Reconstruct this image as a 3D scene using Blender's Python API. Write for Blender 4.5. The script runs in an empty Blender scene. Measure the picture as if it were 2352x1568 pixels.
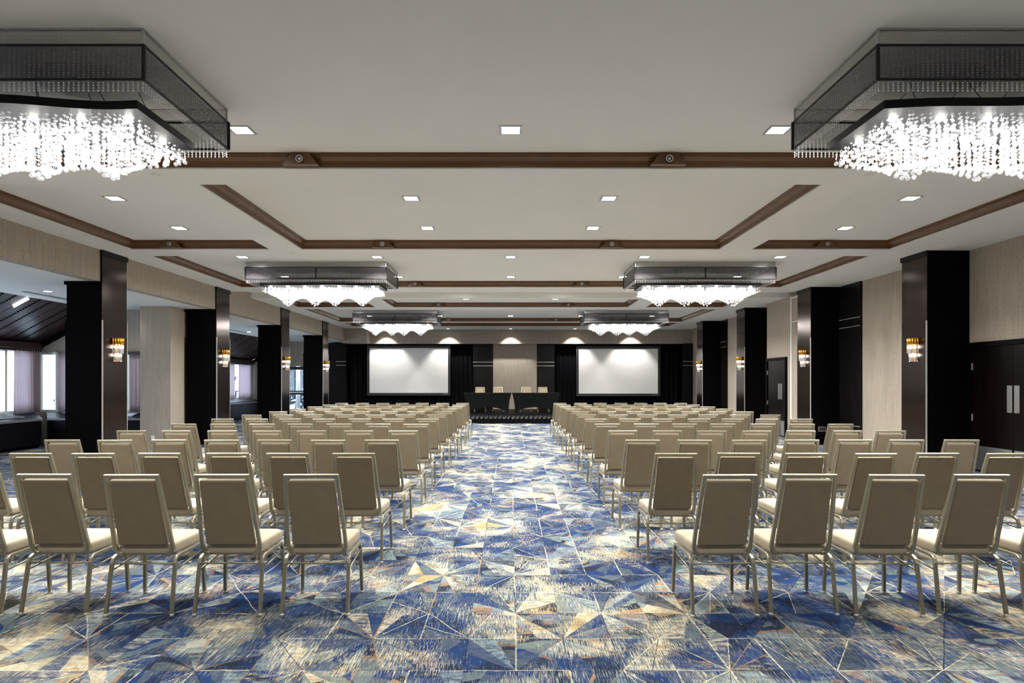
import bpy, bmesh, math, random
from mathutils import Vector, Matrix
random.seed(7)
sc = bpy.context.scene
COL = sc.collection
PI = math.pi

# ---------------------------------------------------------------- camera, world, exposure
cam = bpy.data.cameras.new('camera'); cam_o = bpy.data.objects.new('camera', cam); COL.objects.link(cam_o)
cam_o.location = (0, 0, 1.55); cam_o.rotation_euler = (PI/2, 0, 0)
cam.sensor_width = 36; cam.lens = 36*1500/2352; cam.shift_x = 3/2352; cam.shift_y = 91/2352
cam.clip_start = 0.05; cam.clip_end = 400
sc.camera = cam_o
sc.view_settings.view_transform = 'Standard'; sc.view_settings.look = 'None'
sc.view_settings.gamma = 1; sc.view_settings.use_curve_mapping = False
sc.view_settings.exposure = 1.06
sc.cycles.use_denoising = True
sc.cycles.max_bounces = 8; sc.cycles.diffuse_bounces = 4; sc.cycles.glossy_bounces = 3
sc.cycles.transmission_bounces = 4; sc.cycles.transparent_max_bounces = 24
sc.cycles.caustics_reflective = False; sc.cycles.caustics_refractive = False
sc.cycles.sample_clamp_indirect = 6
W = bpy.data.worlds.new('sky'); sc.world = W; W.use_nodes = True
_bg = W.node_tree.nodes['Background']; _bg.inputs[0].default_value = (0.66, 0.80, 1.0, 1); _bg.inputs[1].default_value = 2.5

P_DOWN, P_CHAND, P_SCONCE, P_SPOT = 38, 185, 1.1, 110
WARM = (1.0, 0.955, 0.885)

# ---------------------------------------------------------------- node helpers
class NT:
    def __init__(s, name):
        s.m = bpy.data.materials.new(name); s.m.use_nodes = True
        s.t = s.m.node_tree; s.t.nodes.clear()
        s.out = s.t.nodes.new('ShaderNodeOutputMaterial')
    def n(s, typ, **kw):
        nd = s.t.nodes.new(typ)
        for k, v in kw.items(): setattr(nd, k, v)
        return nd
    def put(s, sock, v):
        if isinstance(v, bpy.types.NodeSocket): s.t.links.new(v, sock)
        elif v is not None:
            if sock.type == 'RGBA' and len(v) == 3: v = (*v, 1)
            sock.default_value = v
    def math(s, op, a, b=None, c=None):
        nd = s.n('ShaderNodeMath', operation=op)
        for i, v in enumerate((a, b, c)):
            if v is not None: s.put(nd.inputs[i], v)
        return nd.outputs[0]
    def comb(s, x, y, z=0.0):
        nd = s.n('ShaderNodeCombineXYZ')
        for i, v in enumerate((x, y, z)): s.put(nd.inputs[i], v)
        return nd.outputs[0]
    def pos(s):
        g = s.n('ShaderNodeNewGeometry'); sp = s.n('ShaderNodeSeparateXYZ')
        s.t.links.new(g.outputs['Position'], sp.inputs[0]); return g.outputs['Position'], sp.outputs
    def obj(s):
        g = s.n('ShaderNodeTexCoord'); sp = s.n('ShaderNodeSeparateXYZ')
        s.t.links.new(g.outputs['Object'], sp.inputs[0]); return g.outputs['Object'], sp.outputs
    def noise(s, vec, scale=1.0, detail=2.0, rough=0.5):
        nd = s.n('ShaderNodeTexNoise'); s.put(nd.inputs['Vector'], vec)
        nd.inputs['Scale'].default_value = scale; nd.inputs['Detail'].default_value = detail; nd.inputs['Roughness'].default_value = rough
        return nd.outputs[0]
    def white(s, vec):
        nd = s.n('ShaderNodeTexWhiteNoise', noise_dimensions='3D'); s.put(nd.inputs['Vector'], vec); return nd.outputs[0]
    def mix(s, f, a, b):
        nd = s.n('ShaderNodeMix', data_type='RGBA'); s.put(nd.inputs[0], f); s.put(nd.inputs[6], a); s.put(nd.inputs[7], b); return nd.outputs[2]
    def ramp(s, f, stops, interp='LINEAR'):
        nd = s.n('ShaderNodeValToRGB'); cr = nd.color_ramp; cr.interpolation = interp
        while len(cr.elements) < len(stops): cr.elements.new(0.5)
        for e, (p, c) in zip(cr.elements, stops): e.position = p; e.color = (*c, 1)
        s.put(nd.inputs[0], f); return nd.outputs[0]
    def maprange(s, v, a, b, c=0.0, d=1.0):
        nd = s.n('ShaderNodeMapRange'); s.put(nd.inputs[0], v)
        for i, x in enumerate((a, b, c, d)): nd.inputs[i+1].default_value = x
        return nd.outputs[0]
    def bsdf(s, color, rough=0.5, metal=0.0, spec=0.5, **kw):
        b = s.n('ShaderNodeBsdfPrincipled')
        s.put(b.inputs['Base Color'], color); s.put(b.inputs['Roughness'], rough); s.put(b.inputs['Metallic'], metal)
        b.inputs['Specular IOR Level'].default_value = spec
        for k, v in kw.items(): s.put(b.inputs[k.replace('_', ' ')], v)
        return b
    def done(s, sh):
        s.t.links.new(sh.outputs[0] if hasattr(sh, 'outputs') else sh, s.out.inputs[0]); return s.m
    def bump(s, b, h, strength=0.2, dist=0.002):
        nd = s.n('ShaderNodeBump'); nd.inputs['Strength'].default_value = strength; nd.inputs['Distance'].default_value = dist
        s.put(nd.inputs['Height'], h); s.t.links.new(nd.outputs[0], b.inputs['Normal'])
def srgb(r, g, b):
    f = lambda v: (v/255)/12.92 if v <= 10 else (((v/255)+0.055)/1.055)**2.4
    return (f(r), f(g), f(b))
def plain(name, c, rough=0.5, metal=0.0, spec=0.5, var=0.06, scale=30.0):
    t = NT(name); o, _ = t.obj()
    n = t.noise(o, scale, 3)
    c2 = tuple(x*(1-2*var) for x in c); c3 = tuple(min(1, x*(1+2*var)) for x in c)
    b = t.bsdf(t.ramp(n, [(0.3, c2), (0.7, c3)]), rough, metal, spec)
    return t.done(b)
def emit(name, c, s):
    t = NT(name); e = t.n('ShaderNodeEmission'); e.inputs[0].default_value = (*c, 1); e.inputs[1].default_value = s
    return t.done(e)
def sheer(name, c, alpha, rough=0.6, metal=0.0, weave=None):
    t = NT(name); b = t.bsdf(c, rough, metal); tr = t.n('ShaderNodeBsdfTransparent'); mx = t.n('ShaderNodeMixShader')
    f = alpha
    if weave:
        o, s = t.obj()
        w = t.math('MULTIPLY', t.math('ADD', s[0], s[1]), weave); v = t.math('MULTIPLY', s[2], weave)
        a1 = t.math('SINE', w); a2 = t.math('SINE', v)
        f = t.maprange(t.math('MAXIMUM', a1, a2), -0.6, 0.9, alpha*0.55, min(1, alpha*1.35))
    t.put(mx.inputs[0], f); t.t.links.new(tr.outputs[0], mx.inputs[1]); t.t.links.new(b.outputs[0], mx.inputs[2])
    return t.done(mx)

M = {}
# walls
def wallcover(name, base, amp=0.16):
    t = NT(name); p, s = t.pos()
    xy = t.math('ADD', s[0], s[1])
    fib = t.noise(t.comb(t.math('MULTIPLY', xy, 95), t.math('MULTIPLY', s[2], 24), 0), 1, 3, 0.65)
    bl = t.noise(t.comb(t.math('MULTIPLY', xy, 42), t.math('MULTIPLY', s[2], 1.6), 3.3), 1, 2, 0.6)
    v = t.math('ADD', t.math('MULTIPLY', fib, 0.68), t.math('MULTIPLY', bl, 0.32))
    d = tuple(x*(1-amp*1.6) for x in base); l = tuple(x*(1+amp) for x in base)
    b = t.bsdf(t.ramp(v, [(0.38, d), (0.5, base), (0.64, l)]), 0.8, 0, 0.2)
    t.bump(b, fib, 0.25, 0.002)
    return t.done(b)
M['wallcover'] = wallcover('woven_wallcovering', srgb(170, 160, 147))
def paint(name, c):
    t = NT(name); p, s = t.pos(); n = t.noise(p, 0.8, 4, 0.6)
    b = t.bsdf(t.ramp(n, [(0.3, tuple(x*0.96 for x in c)), (0.7, c)]), 0.75, 0, 0.25); return t.done(b)
M['ceiling'] = paint('ceiling_paint', (0.80, 0.805, 0.79))
M['white_trim'] = paint('white_trim_paint', (0.8, 0.8, 0.78))
def wood(name, dark, light, rough=0.35, axis=2, coat=0.0, spec=0.5):
    t = NT(name); p, s = t.pos()
    sc_ = [28, 28, 28]; sc_[axis] = 1.6
    v = t.comb(*[t.math('MULTIPLY', s[i], sc_[i]) for i in range(3)])
    n = t.noise(v, 1, 4, 0.6)
    b = t.bsdf(t.ramp(n, [(0.3, dark), (0.72, light)]), rough, 0, spec)
    b.inputs['Coat Weight'].default_value = coat; b.inputs['Coat Roughness'].default_value = 0.15
    return t.done(b)
M['moulding'] = plain('walnut_moulding', srgb(98, 66, 36), 0.27, 0, 0.5, 0.05, 6)
M['black_wood'] = wood('black_stained_wood', (0.0006, 0.0005, 0.0008), (0.0016, 0.0011, 0.0015), 0.5, 2, 0.0, 0.07)
M['door_wood'] = wood('black_door_veneer', (0.002, 0.0012, 0.0012), (0.006, 0.0035, 0.003), 0.25, 2, 0.0, 0.15)
def brushed():
    t = NT('brushed_bronze_panel'); p, s = t.pos()
    v = t.comb(t.math('MULTIPLY', s[0], 120), t.math('MULTIPLY', s[1], 120), t.math('MULTIPLY', s[2], 2.0))
    n = t.noise(v, 1, 3, 0.6)
    b = t.bsdf(t.ramp(n, [(0.3, srgb(60, 51, 49)), (0.7, srgb(80, 70, 67))]), t.maprange(n, 0.3, 0.7, 0.14, 0.21), 0.92, 0.5)
    return t.done(b)
M['brushed'] = brushed()
M['black_lam'] = wood('near_black_laminate', (0.004, 0.003, 0.0035), (0.010, 0.007, 0.007), 0.3, 2, 0.0, 0.2)
M['roof_plank'] = wood('dark_red_brown_plank', srgb(42, 28, 30), srgb(70, 48, 50), 0.35, 0)
M['valance'] = wood('plum_brown_timber', srgb(40, 25, 26), srgb(62, 40, 40), 0.4, 1)
M['steel'] = plain('satin_steel', (0.55, 0.55, 0.56), 0.3, 0.9)
M['strip'] = plain('polished_strip', (0.75, 0.74, 0.72), 0.25, 0.6)
M['chair_metal'] = plain('champagne_tube_metal', srgb(162, 157, 138), 0.34, 0.72, 0.5, 0.03)
M['glide'] = plain('pale_glide', (0.6, 0.6, 0.6), 0.3, 0.4)
def fabric(name, c, scale=420, rough=0.75, sheen=0.0, spec=0.1):
    t = NT(name); o, s = t.obj(); n = t.noise(o, scale, 2, 0.7); m_ = t.noise(o, 9, 2)
    v = t.math('ADD', t.math('MULTIPLY', n, 0.7), t.math('MULTIPLY', m_, 0.3))
    b = t.bsdf(t.ramp(v, [(0.32, tuple(x*0.8 for x in c)), (0.68, tuple(x*1.16 for x in c))]), rough, 0, spec, Sheen_Weight=sheen)
    t.bump(b, n, 0.15, 0.001)
    return t.done(b)
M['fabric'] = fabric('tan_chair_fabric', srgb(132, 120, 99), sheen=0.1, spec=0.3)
M['seat_fabric_lit'] = fabric('lit_tan_seat_fabric', srgb(168, 158, 138), sheen=0.1, spec=0.3)  # lightened chair fabric: strong light on the seats is put into the colour
M['black_cloth'] = fabric('black_stretch_cloth', (0.004, 0.005, 0.0055), 120, 0.7)
M['skirt'] = fabric('black_stage_skirt', (0.008, 0.008, 0.011), 60, 0.5)
M['drape'] = fabric('blue_black_drape', (0.0016, 0.0018, 0.0032), 90, 0.7)
def curtain_mat():
    t = NT('pale_mauve_curtain'); o, s = t.obj(); n = t.noise(o, 200, 2)
    d = t.n('ShaderNodeBsdfDiffuse'); d.inputs[0].default_value = (*srgb(196, 184, 182), 1)
    tl = t.n('ShaderNodeBsdfTranslucent'); tl.inputs[0].default_value = (*srgb(226, 214, 218), 1)
    mx = t.n('ShaderNodeMixShader'); t.put(mx.inputs[0], t.maprange(n, 0.3, 0.7, 0.62, 0.76))
    t.t.links.new(d.outputs[0], mx.inputs[1]); t.t.links.new(tl.outputs[0], mx.inputs[2]); return t.done(mx)
M['curtain'] = curtain_mat()
M['screen'] = plain('matte_screen_white', (0.86, 0.86, 0.86), 0.9, 0, 0.1, 0.005, 3)
M['frame_black'] = plain('black_velvet_frame', (0.018, 0.019, 0.022), 0.6)
M['black_metal'] = plain('black_metal', (0.012, 0.012, 0.013), 0.4, 0.3)
M['charcoal'] = plain('charcoal_enamel', (0.008, 0.009, 0.010), 0.4, 0.0, 0.3)
M['mirror'] = plain('satin_canopy_steel', (0.86, 0.86, 0.84), 0.4, 0.3, 0.5, 0.05, 4)
M['gold'] = plain('brass', srgb(214, 160, 62), 0.25, 0.95, 0.5, 0.04)
M['lens'] = emit('downlight_lens', (1.0, 0.97, 0.92), 14)
M['bulb'] = emit('lamp_bulb', (1.0, 0.95, 0.88), 40)
M['small_bulb'] = emit('sconce_bulb', (1.0, 0.92, 0.80), 13)
M['tube'] = emit('led_tube', (0.95, 0.98, 1.0), 6)
M['sheer_black'] = sheer('sheer_black_organza', (0.052, 0.046, 0.060), 0.60, 0.6)
M['grille'] = sheer('woven_wire_mesh', (0.42, 0.42, 0.39), 0.42, 0.4, 0.6, 1150)
def crystal(name, tr=0.60, dif=0.055):
    t = NT(name); o, s = t.obj()
    g = t.n('ShaderNodeBsdfGlossy'); g.inputs[0].default_value = (1, 1, 1, 1); g.inputs['Roughness'].default_value = 0.06
    tp = t.n('ShaderNodeBsdfTransparent'); tp.inputs[0].default_value = (0.97, 0.98, 1, 1)
    d = t.n('ShaderNodeBsdfTranslucent'); d.inputs[0].default_value = (0.95, 0.96, 1, 1)
    d2 = t.n('ShaderNodeBsdfDiffuse'); d2.inputs[0].default_value = (0.93, 0.94, 0.96, 1)
    a = t.n('ShaderNodeMixShader'); a.inputs[0].default_value = 0.5
    t.t.links.new(d.outputs[0], a.inputs[1]); t.t.links.new(d2.outputs[0], a.inputs[2])
    b = t.n('ShaderNodeMixShader'); b.inputs[0].default_value = dif/(1-tr)
    t.t.links.new(g.outputs[0], b.inputs[1]); t.t.links.new(a.outputs[0], b.inputs[2])
    c = t.n('ShaderNodeMixShader')
    n = t.noise(o, 90, 1); t.put(c.inputs[0], t.maprange(n, 0.3, 0.7, min(1, tr*1.3), tr*0.7))
    t.t.links.new(b.outputs[0], c.inputs[1]); t.t.links.new(tp.outputs[0], c.inputs[2])
    return t.done(c)
M['crystal'] = crystal('cut_crystal')
M['bead'] = crystal('glass_bead', 0.22, 0.52)
def glass():
    t = NT('window_glass'); g = t.n('ShaderNodeBsdfGlossy'); g.inputs['Roughness'].default_value = 0.02
    tp = t.n('ShaderNodeBsdfTransparent'); tp.inputs[0].default_value = (0.95, 0.98, 0.98, 1); mx = t.n('ShaderNodeMixShader'); mx.inputs[0].default_value = 0.07
    o, s = t.obj(); n = t.noise(o, 2, 1); t.put(mx.inputs[0], t.maprange(n, 0, 1, 0.05, 0.09))
    t.t.links.new(tp.outputs[0], mx.inputs[1]); t.t.links.new(g.outputs[0], mx.inputs[2]); return t.done(mx)
M['glass'] = glass()
M['bark'] = plain('bark', (0.03, 0.025, 0.03), 0.9)
M['leaf'] = plain('dusky_leaf', (0.03, 0.05, 0.075), 0.8, 0, 0.3, 0.3, 8)
M['deck'] = plain('deck_boards', (0.12, 0.13, 0.16), 0.8)
M['plastic_white'] = plain('white_plastic', (0.8, 0.8, 0.8), 0.4)
M['chrome'] = plain('chrome', (0.8, 0.8, 0.8), 0.12, 1.0)
M['vent_dark'] = plain('vent_grey', (0.09, 0.1, 0.12), 0.5)
M['cabinet'] = wood('dark_navy_cabinet', (0.003, 0.003, 0.006), (0.006, 0.006, 0.010), 0.45, 1, 0.0, 0.14)
M['cab_edge'] = plain('grey_edge_band', (0.22, 0.22, 0.24), 0.35)

def carpet():
    t = NT('patterned_carpet'); p, s = t.pos()
    CX, CY = 0.2865, 0.4315
    # gentle hand-woven wobble
    wob = t.math('MULTIPLY', t.math('SUBTRACT', t.noise(t.comb(t.math('MULTIPLY', s[0], 3), t.math('MULTIPLY', s[1], 3)), 1, 2), 0.5), 0.10)
    x = t.math('ADD', t.math('MULTIPLY', t.math('SUBTRACT', s[0], 0.03), 1/CX), t.math('MULTIPLY', wob, 0.5))
    y = t.math('ADD', t.math('MULTIPLY', t.math('SUBTRACT', s[1], 3.50), 1/CY), wob)
    i = t.math('FLOOR', x); j = t.math('FLOOR', y)
    fx = t.math('SUBTRACT', x, i); fy = t.math('SUBTRACT', y, j)
    par = t.math('FLOORED_MODULO', t.math('ADD', i, j), 2.0)
    c = t.math('GREATER_THAN', t.white(t.comb(i, j, 7.7)), 0.5)
    fxf = t.math('ABSOLUTE', t.math('SUBTRACT', par, c))
    gx = t.math('ABSOLUTE', t.math('SUBTRACT', fx, fxf)); gy = t.math('ABSOLUTE', t.math('SUBTRACT', fy, c))
    tt = t.math('DIVIDE', gy, t.math('MAXIMUM', gx, 0.001))
    k = t.math('ADD', t.math('ADD', t.math('GREATER_THAN', tt, 0.5), t.math('GREATER_THAN', tt, 1.0)), t.math('GREATER_THAN', tt, 2.2))
    h1 = t.white(t.comb(i, j, k)); h2 = t.white(t.comb(i, j, t.math('ADD', k, 11.3))); h3 = t.white(t.comb(i, j, t.math('ADD', k, 23.9)))
    big = t.noise(t.comb(t.math('MULTIPLY', s[0], 1.25), t.math('MULTIPLY', s[1], 1.05), 2.0), 1, 2, 0.5)
    # anisotropic brush strokes running along the room
    st1 = t.noise(t.comb(t.math('MULTIPLY', s[0], 300), t.math('MULTIPLY', s[1], 8.5)), 1, 2, 0.6)
    st2 = t.noise(t.comb(t.math('MULTIPLY', s[0], 150), t.math('MULTIPLY', s[1], 5), 5.0), 1, 2, 0.6)
    st3 = t.noise(t.comb(t.math('MULTIPLY', s[0], 340), t.math('MULTIPLY', s[1], 12), 9.0), 1, 1, 0.5)
    spk = t.noise(t.comb(t.math('MULTIPLY', s[0], 170), t.math('MULTIPLY', s[1], 260), 4.0), 1, 2, 0.7)
    cloud = t.noise(t.comb(t.math('MULTIPLY', s[0], 12), t.math('MULTIPLY', s[1], 30), 1.0), 1, 3, 0.6)
    navy, royal, mid = srgb(21, 29, 46), srgb(20, 50, 98), srgb(40, 70, 112)
    slate, sage, pale = srgb(76, 86, 100), srgb(106, 120, 118), srgb(134, 150, 152)
    cream, tan, gold = srgb(204, 195, 166), srgb(154, 120, 84), srgb(180, 154, 98)
    # facet colours: zone noise shifts the odds from blue to pale
    v = t.math('ADD', t.math('MULTIPLY', h1, 0.5), t.math('MULTIPLY', t.math('SUBTRACT', big, 0.30), 1.25))
    fac = t.ramp(v, [(0.0, royal), (0.2, navy), (0.28, royal), (0.40, slate), (0.47, royal), (0.53, sage), (0.61, navy), (0.67, tan), (0.70, pale), (0.77, cream), (0.90, gold)], 'CONSTANT')
    oth = t.ramp(h2, [(0.0, royal), (0.3, slate), (0.5, pale), (0.7, cream), (0.85, navy)], 'CONSTANT')
    heath = t.math('GREATER_THAN', t.math('ADD', t.math('MULTIPLY', spk, 0.7), t.math('MULTIPLY', cloud, 0.6)), t.maprange(h3, 0, 1, 0.58, 0.86))
    col = t.mix(t.math('MULTIPLY', heath, 0.75), fac, oth)
    # brushed patches
    m1 = t.noise(t.comb(t.math('MULTIPLY', s[0], 2.6), t.math('MULTIPLY', s[1], 2.0), 8.0), 1, 2, 0.5)
    e1 = t.math('ADD', m1, t.math('MULTIPLY', t.math('SUBTRACT', st1, 0.5), 0.9))
    k1 = t.math('MULTIPLY', t.math('GREATER_THAN', e1, 0.545), t.math('GREATER_THAN', h3, 0.22))
    c1 = t.ramp(t.math('ADD', st2, t.math('MULTIPLY', t.math('SUBTRACT', big, 0.5), 1.5)), [(0.0, royal), (0.30, navy), (0.38, mid), (0.45, slate), (0.50, sage), (0.55, pale), (0.62, cream), (0.74, gold)], 'CONSTANT')
    col = t.mix(k1, col, c1)
    m2 = t.noise(t.comb(t.math('MULTIPLY', s[0], 1.7), t.math('MULTIPLY', s[1], 2.3), 21.0), 1, 2, 0.5)
    e2 = t.math('ADD', m2, t.math('MULTIPLY', t.math('SUBTRACT', st3, 0.5), 1.1))
    k2 = t.math('GREATER_THAN', e2, 0.60)
    c2 = t.ramp(t.math('ADD', st1, t.math('MULTIPLY', t.math('SUBTRACT', m1, 0.5), 1.2)), [(0.0, royal), (0.40, mid), (0.46, navy), (0.52, sage), (0.58, cream), (0.68, tan)], 'CONSTANT')
    col = t.mix(k2, col, c2)
    # lines: grid lines and rays
    brk = t.math('GREATER_THAN', t.math('ADD', spk, t.math('MULTIPLY', t.math('SUBTRACT', cloud, 0.5), 0.5)), 0.45)
    lc = lambda h: t.ramp(h, [(0.0, cream), (0.52, tan), (0.72, navy)], 'CONSTANT')
    hv = t.white(t.comb(t.math('FLOOR', t.math('ADD', x, 0.5)), j, 31.1))
    lv = t.math('LESS_THAN', t.math('ABSOLUTE', t.math('SUBTRACT', t.math('FRACT', t.math('ADD', x, 0.5)), 0.5)), t.maprange(hv, 0, 1, 0.009, 0.022))
    col = t.mix(t.math('MULTIPLY', lv, t.math('MULTIPLY', brk, t.math('LESS_THAN', hv, 0.7))), col, lc(t.math('FRACT', t.math('MULTIPLY', hv, 5.3))))
    hh = t.white(t.comb(i, t.math('FLOOR', t.math('ADD', y, 0.5)), 57.1))
    lh = t.math('LESS_THAN', t.math('ABSOLUTE', t.math('SUBTRACT', t.math('FRACT', t.math('ADD', y, 0.5)), 0.5)), 0.008)
    col = t.mix(t.math('MULTIPLY', lh, t.math('MULTIPLY', brk, t.math('LESS_THAN', hh, 0.5))), col, lc(t.math('FRACT', t.math('MULTIPLY', hh, 7.1))))
    for sl, w, salt in ((0.5, 0.011, 71.0), (1.0, 0.014, 83.0), (2.2, 0.022, 97.0)):
        hr = t.white(t.comb(i, j, salt))
        d = t.math('LESS_THAN', t.math('ABSOLUTE', t.math('SUBTRACT', gy, t.math('MULTIPLY', gx, sl))), w)
        col = t.mix(t.math('MULTIPLY', d, t.math('MULTIPLY', brk, t.math('LESS_THAN', hr, 0.45))), col, lc(t.math('FRACT', t.math('MULTIPLY', hr, 9.7))))
    col = t.mix(t.maprange(cloud, 0.35, 0.62, 0.42, 0.0), col, (0.012, 0.02, 0.05))
    col = t.mix(t.maprange(st3, 0.5, 0.7, 0.0, 0.28), col, t.mix(t.math('GREATER_THAN', big, 0.5), slate, cream))
    # fine weft darkening
    col = t.mix(t.maprange(spk, 0.25, 0.6, 0.30, 0.0), col, (0.02, 0.024, 0.04))
    b = t.bsdf(col, 0.95, 0, 0.1)
    t.bump(b, spk, 0.3, 0.004)
    return t.done(b)
M['carpet'] = carpet()

# ---------------------------------------------------------------- geometry helpers
class MB:
    def __init__(s): s.v = []; s.f = []; s.sm = []
    def add(s, vs, fs, smooth=False):
        o = len(s.v); s.v += [tuple(v) for v in vs]
        s.f += [tuple(i+o for i in f) for f in fs]; s.sm += [smooth]*len(fs); return s
    def box(s, x0, x1, y0, y1, z0, z1):
        vs = [(x, y, z) for z in (z0, z1) for y in (y0, y1) for x in (x0, x1)]
        return s.add(vs, [(0, 2, 3, 1), (4, 5, 7, 6), (0, 1, 5, 4), (2, 6, 7, 3), (0, 4, 6, 2), (1, 3, 7, 5)])
    def loft(s, rings, closed=True, caps=True, smooth=True):
        n = len(rings[0]); vs = [p for r in rings for p in r]; fs = []
        for a in range(len(rings)-1):
            for b in range(n if closed else n-1):
                c = (b+1) % n; fs.append((a*n+b, a*n+c, (a+1)*n+c, (a+1)*n+b))
        s.add(vs, fs, smooth)
        if caps:
            o = len(s.v)-len(vs)
            s.f += [tuple(o+q for q in reversed(range(n))), tuple(o+(len(rings)-1)*n+q for q in range(n))]; s.sm += [False, False]
        return s
    def cyl(s, p0, p1, r0, r1=None, seg=10, smooth=True):
        p0, p1 = Vector(p0), Vector(p1); r1 = r0 if r1 is None else r1
        d = (p1-p0).normalized(); a = d.orthogonal().normalized(); b = d.cross(a)
        ring = lambda p, r: [p+(a*math.cos(2*PI*q/seg)+b*math.sin(2*PI*q/seg))*r for q in range(seg)]
        return s.loft([ring(p0, r0), ring(p1, r1)], smooth=smooth)
    def bar(s, path, w, h, side):
        """square tube along a path; 'side' is the fixed width axis"""
        side = Vector(side).normalized(); P = [Vector(p) for p in path]; rings = []
        for q, p in enumerate(P):
            t0 = (P[q]-P[q-1]).normalized() if q else (P[1]-P[0]).normalized()
            t1 = (P[q+1]-P[q]).normalized() if q < len(P)-1 else t0
            tm = (t0+t1).normalized(); k = 1/max(0.5, tm.dot(t0))
            n = tm.cross(side).normalized()
            rings.append([p+side*w/2*a+n*h/2*b*k for a, b in ((-1, -1), (1, -1), (1, 1), (-1, 1))])
        return s.loft(rings, smooth=False)
    def ball(s, c, r, seg=8, rings=5, sz=1.0):
        c = Vector(c); R = []
        for a in range(1, rings):
            th = PI*a/rings; R.append([c+Vector((r*math.sin(th)*math.cos(2*PI*q/seg), r*math.sin(th)*math.sin(2*PI*q/seg), r*sz*math.cos(th))) for q in range(seg)])
        vs = [p for q in R for p in q]+[c+Vector((0, 0, r*sz)), c-Vector((0, 0, r*sz))]; n = seg; fs = []
        for a in range(rings-2):
            for b in range(n): d = (b+1) % n; fs.append((a*n+b, (a+1)*n+b, (a+1)*n+d, a*n+d))
        T = len(vs)-2
        for b in range(n): d = (b+1) % n; fs += [(T, b, d), (T+1, (rings-2)*n+d, (rings-2)*n+b)]
        return s.add(vs, fs, False)
    def quad(s, a, b, c, d): return s.add([a, b, c, d], [(0, 1, 2, 3)])
    def mesh(s, name, mat):
        me = bpy.data.meshes.new(name); me.from_pydata(s.v, [], s.f); me.polygons.foreach_set('use_smooth', s.sm)
        if mat: me.materials.append(mat)
        me.update(); return me
    def obj(s, name, mat, parent=None, bevel=0, loc=None):
        o = bpy.data.objects.new(name, s.mesh(name, mat)); COL.objects.link(o)
        if parent: o.parent = parent
        if loc: o.location = loc
        if bevel:
            m = o.modifiers.new('bevel', 'BEVEL'); m.width = bevel; m.segments = 2; m.limit_method = 'ANGLE'
        return o
def box(name, mat, x0, x1, y0, y1, z0, z1, parent=None, bevel=0):
    return MB().box(min(x0, x1), max(x0, x1), min(y0, y1), max(y0, y1), min(z0, z1), max(z0, z1)).obj(name, mat, parent, bevel)
def tag(o, label=None, cat=None, group=None, kind=None):
    if label: o['label'] = label
    if cat: o['category'] = cat
    if group: o['group'] = group
    if kind: o['kind'] = kind
    return o
def empty(name, loc=(0, 0, 0), rz=0.0):
    o = bpy.data.objects.new(name, None); COL.objects.link(o); o.location = loc; o.rotation_euler = (0, 0, rz); o.empty_display_size = 0.1; return o
def struct(o, label=None): o['kind'] = 'structure'; (label and o.__setitem__('label', label)); return o
def sbox(name, mat, *a, label=None, bevel=0): return struct(box(name, mat, *a, bevel=bevel), label)
def copy_tree(o, parent=None):
    c = o.copy(); COL.objects.link(c); c.parent = parent
    for ch in o.children: copy_tree(ch, c)
    return c
def lamp(kind, name, loc, power, parent=None, rot=(0, 0, 0), color=WARM, **kw):
    l = bpy.data.lights.new(name, kind); l.energy = power; l.color = color
    for k, v in kw.items(): setattr(l, k, v)
    o = bpy.data.objects.new(name, l); COL.objects.link(o); o.location = loc; o.rotation_euler = rot
    if parent: o.parent = parent
    return o
def rrect(hw, hd, r, z, n=4, cx=0.0, cy=0.0):
    pts = []
    for qx, qy, a0 in ((1, 1, 0), (-1, 1, 90), (-1, -1, 180), (1, -1, 270)):
        for q in range(n+1):
            a = math.radians(a0+90*q/n); pts.append(Vector((cx+qx*(hw-r)+r*math.cos(a), cy+qy*(hd-r)+r*math.sin(a), z)))
    return pts

# ---------------------------------------------------------------- room constants (metres)
ZS, ZU, ZL = 3.85, 3.995, 3.30          # beam soffit, coffer ceiling, side-aisle soffit
XL, XR = -7.19, 8.08                    # left fascia, right wall
Y0, YF, YB = -2.6, 29.2, 29.85          # wall behind the camera, stage header, back of stage recess
XE = -10.03; XG = -11.6                 # edge of side soffit, bay window line

struct(MB().quad((-12.2, Y0, 0), (8.6, Y0, 0), (8.6, 30.4, 0), (-12.2, 30.4, 0)).obj('floor', M['carpet']), 'blue, cream and tan carpet with faceted star pattern')
# upper ceiling slab and hanging beams
sbox('ceiling', M['ceiling'], -7.4, 8.6, Y0, 30.2, ZU, ZU+0.12, label='pale grey painted coffered ceiling')
XO, XI0, XI1 = 6.63, 3.65, 4.21
beams = [(XL, 8.6, Y0, -2.0), (XL, 8.6, 2.62, 3.2), (XL, 8.6, 7.084, 7.65), (XL, 8.6, 11.42, 12.02), (XL, 8.6, 16.05, 16.8), (XL, 8.6, 18.06, 18.36),
         (XL, 8.6, 20.4, 20.9), (XL, 8.6, 25.37, 25.8), (XL, 8.6, 27.5, 30.2)]
spans = [(-2.0, 2.62), (3.2, 7.084), (7.65, 11.42), (12.02, 16.05), (18.36, 20.4), (20.9, 25.37), (25.8, 27.5)]
for b in beams: sbox('ceiling_beam', M['ceiling'], b[0]-0.02, b[1], b[2], b[3], ZS, ZU-0.001)
for a, b in spans:
    sbox('ceiling_beam', M['ceiling'], XL-0.02, -XO, a+0.001, b-0.001, ZS, ZU-0.001); sbox('ceiling_beam', M['ceiling'], XO, 8.6, a+0.001, b-0.001, ZS, ZU-0.001)
split = [(7.65, 11.42), (18.36, 20.4), (-2.0, 2.62)]
for a, b in split:
    for sg in (-1, 1): sbox('ceiling_beam', M['ceiling'], sg*XI0, sg*XI1, a+0.001, b-0.001, ZS, ZU-0.001)
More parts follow.
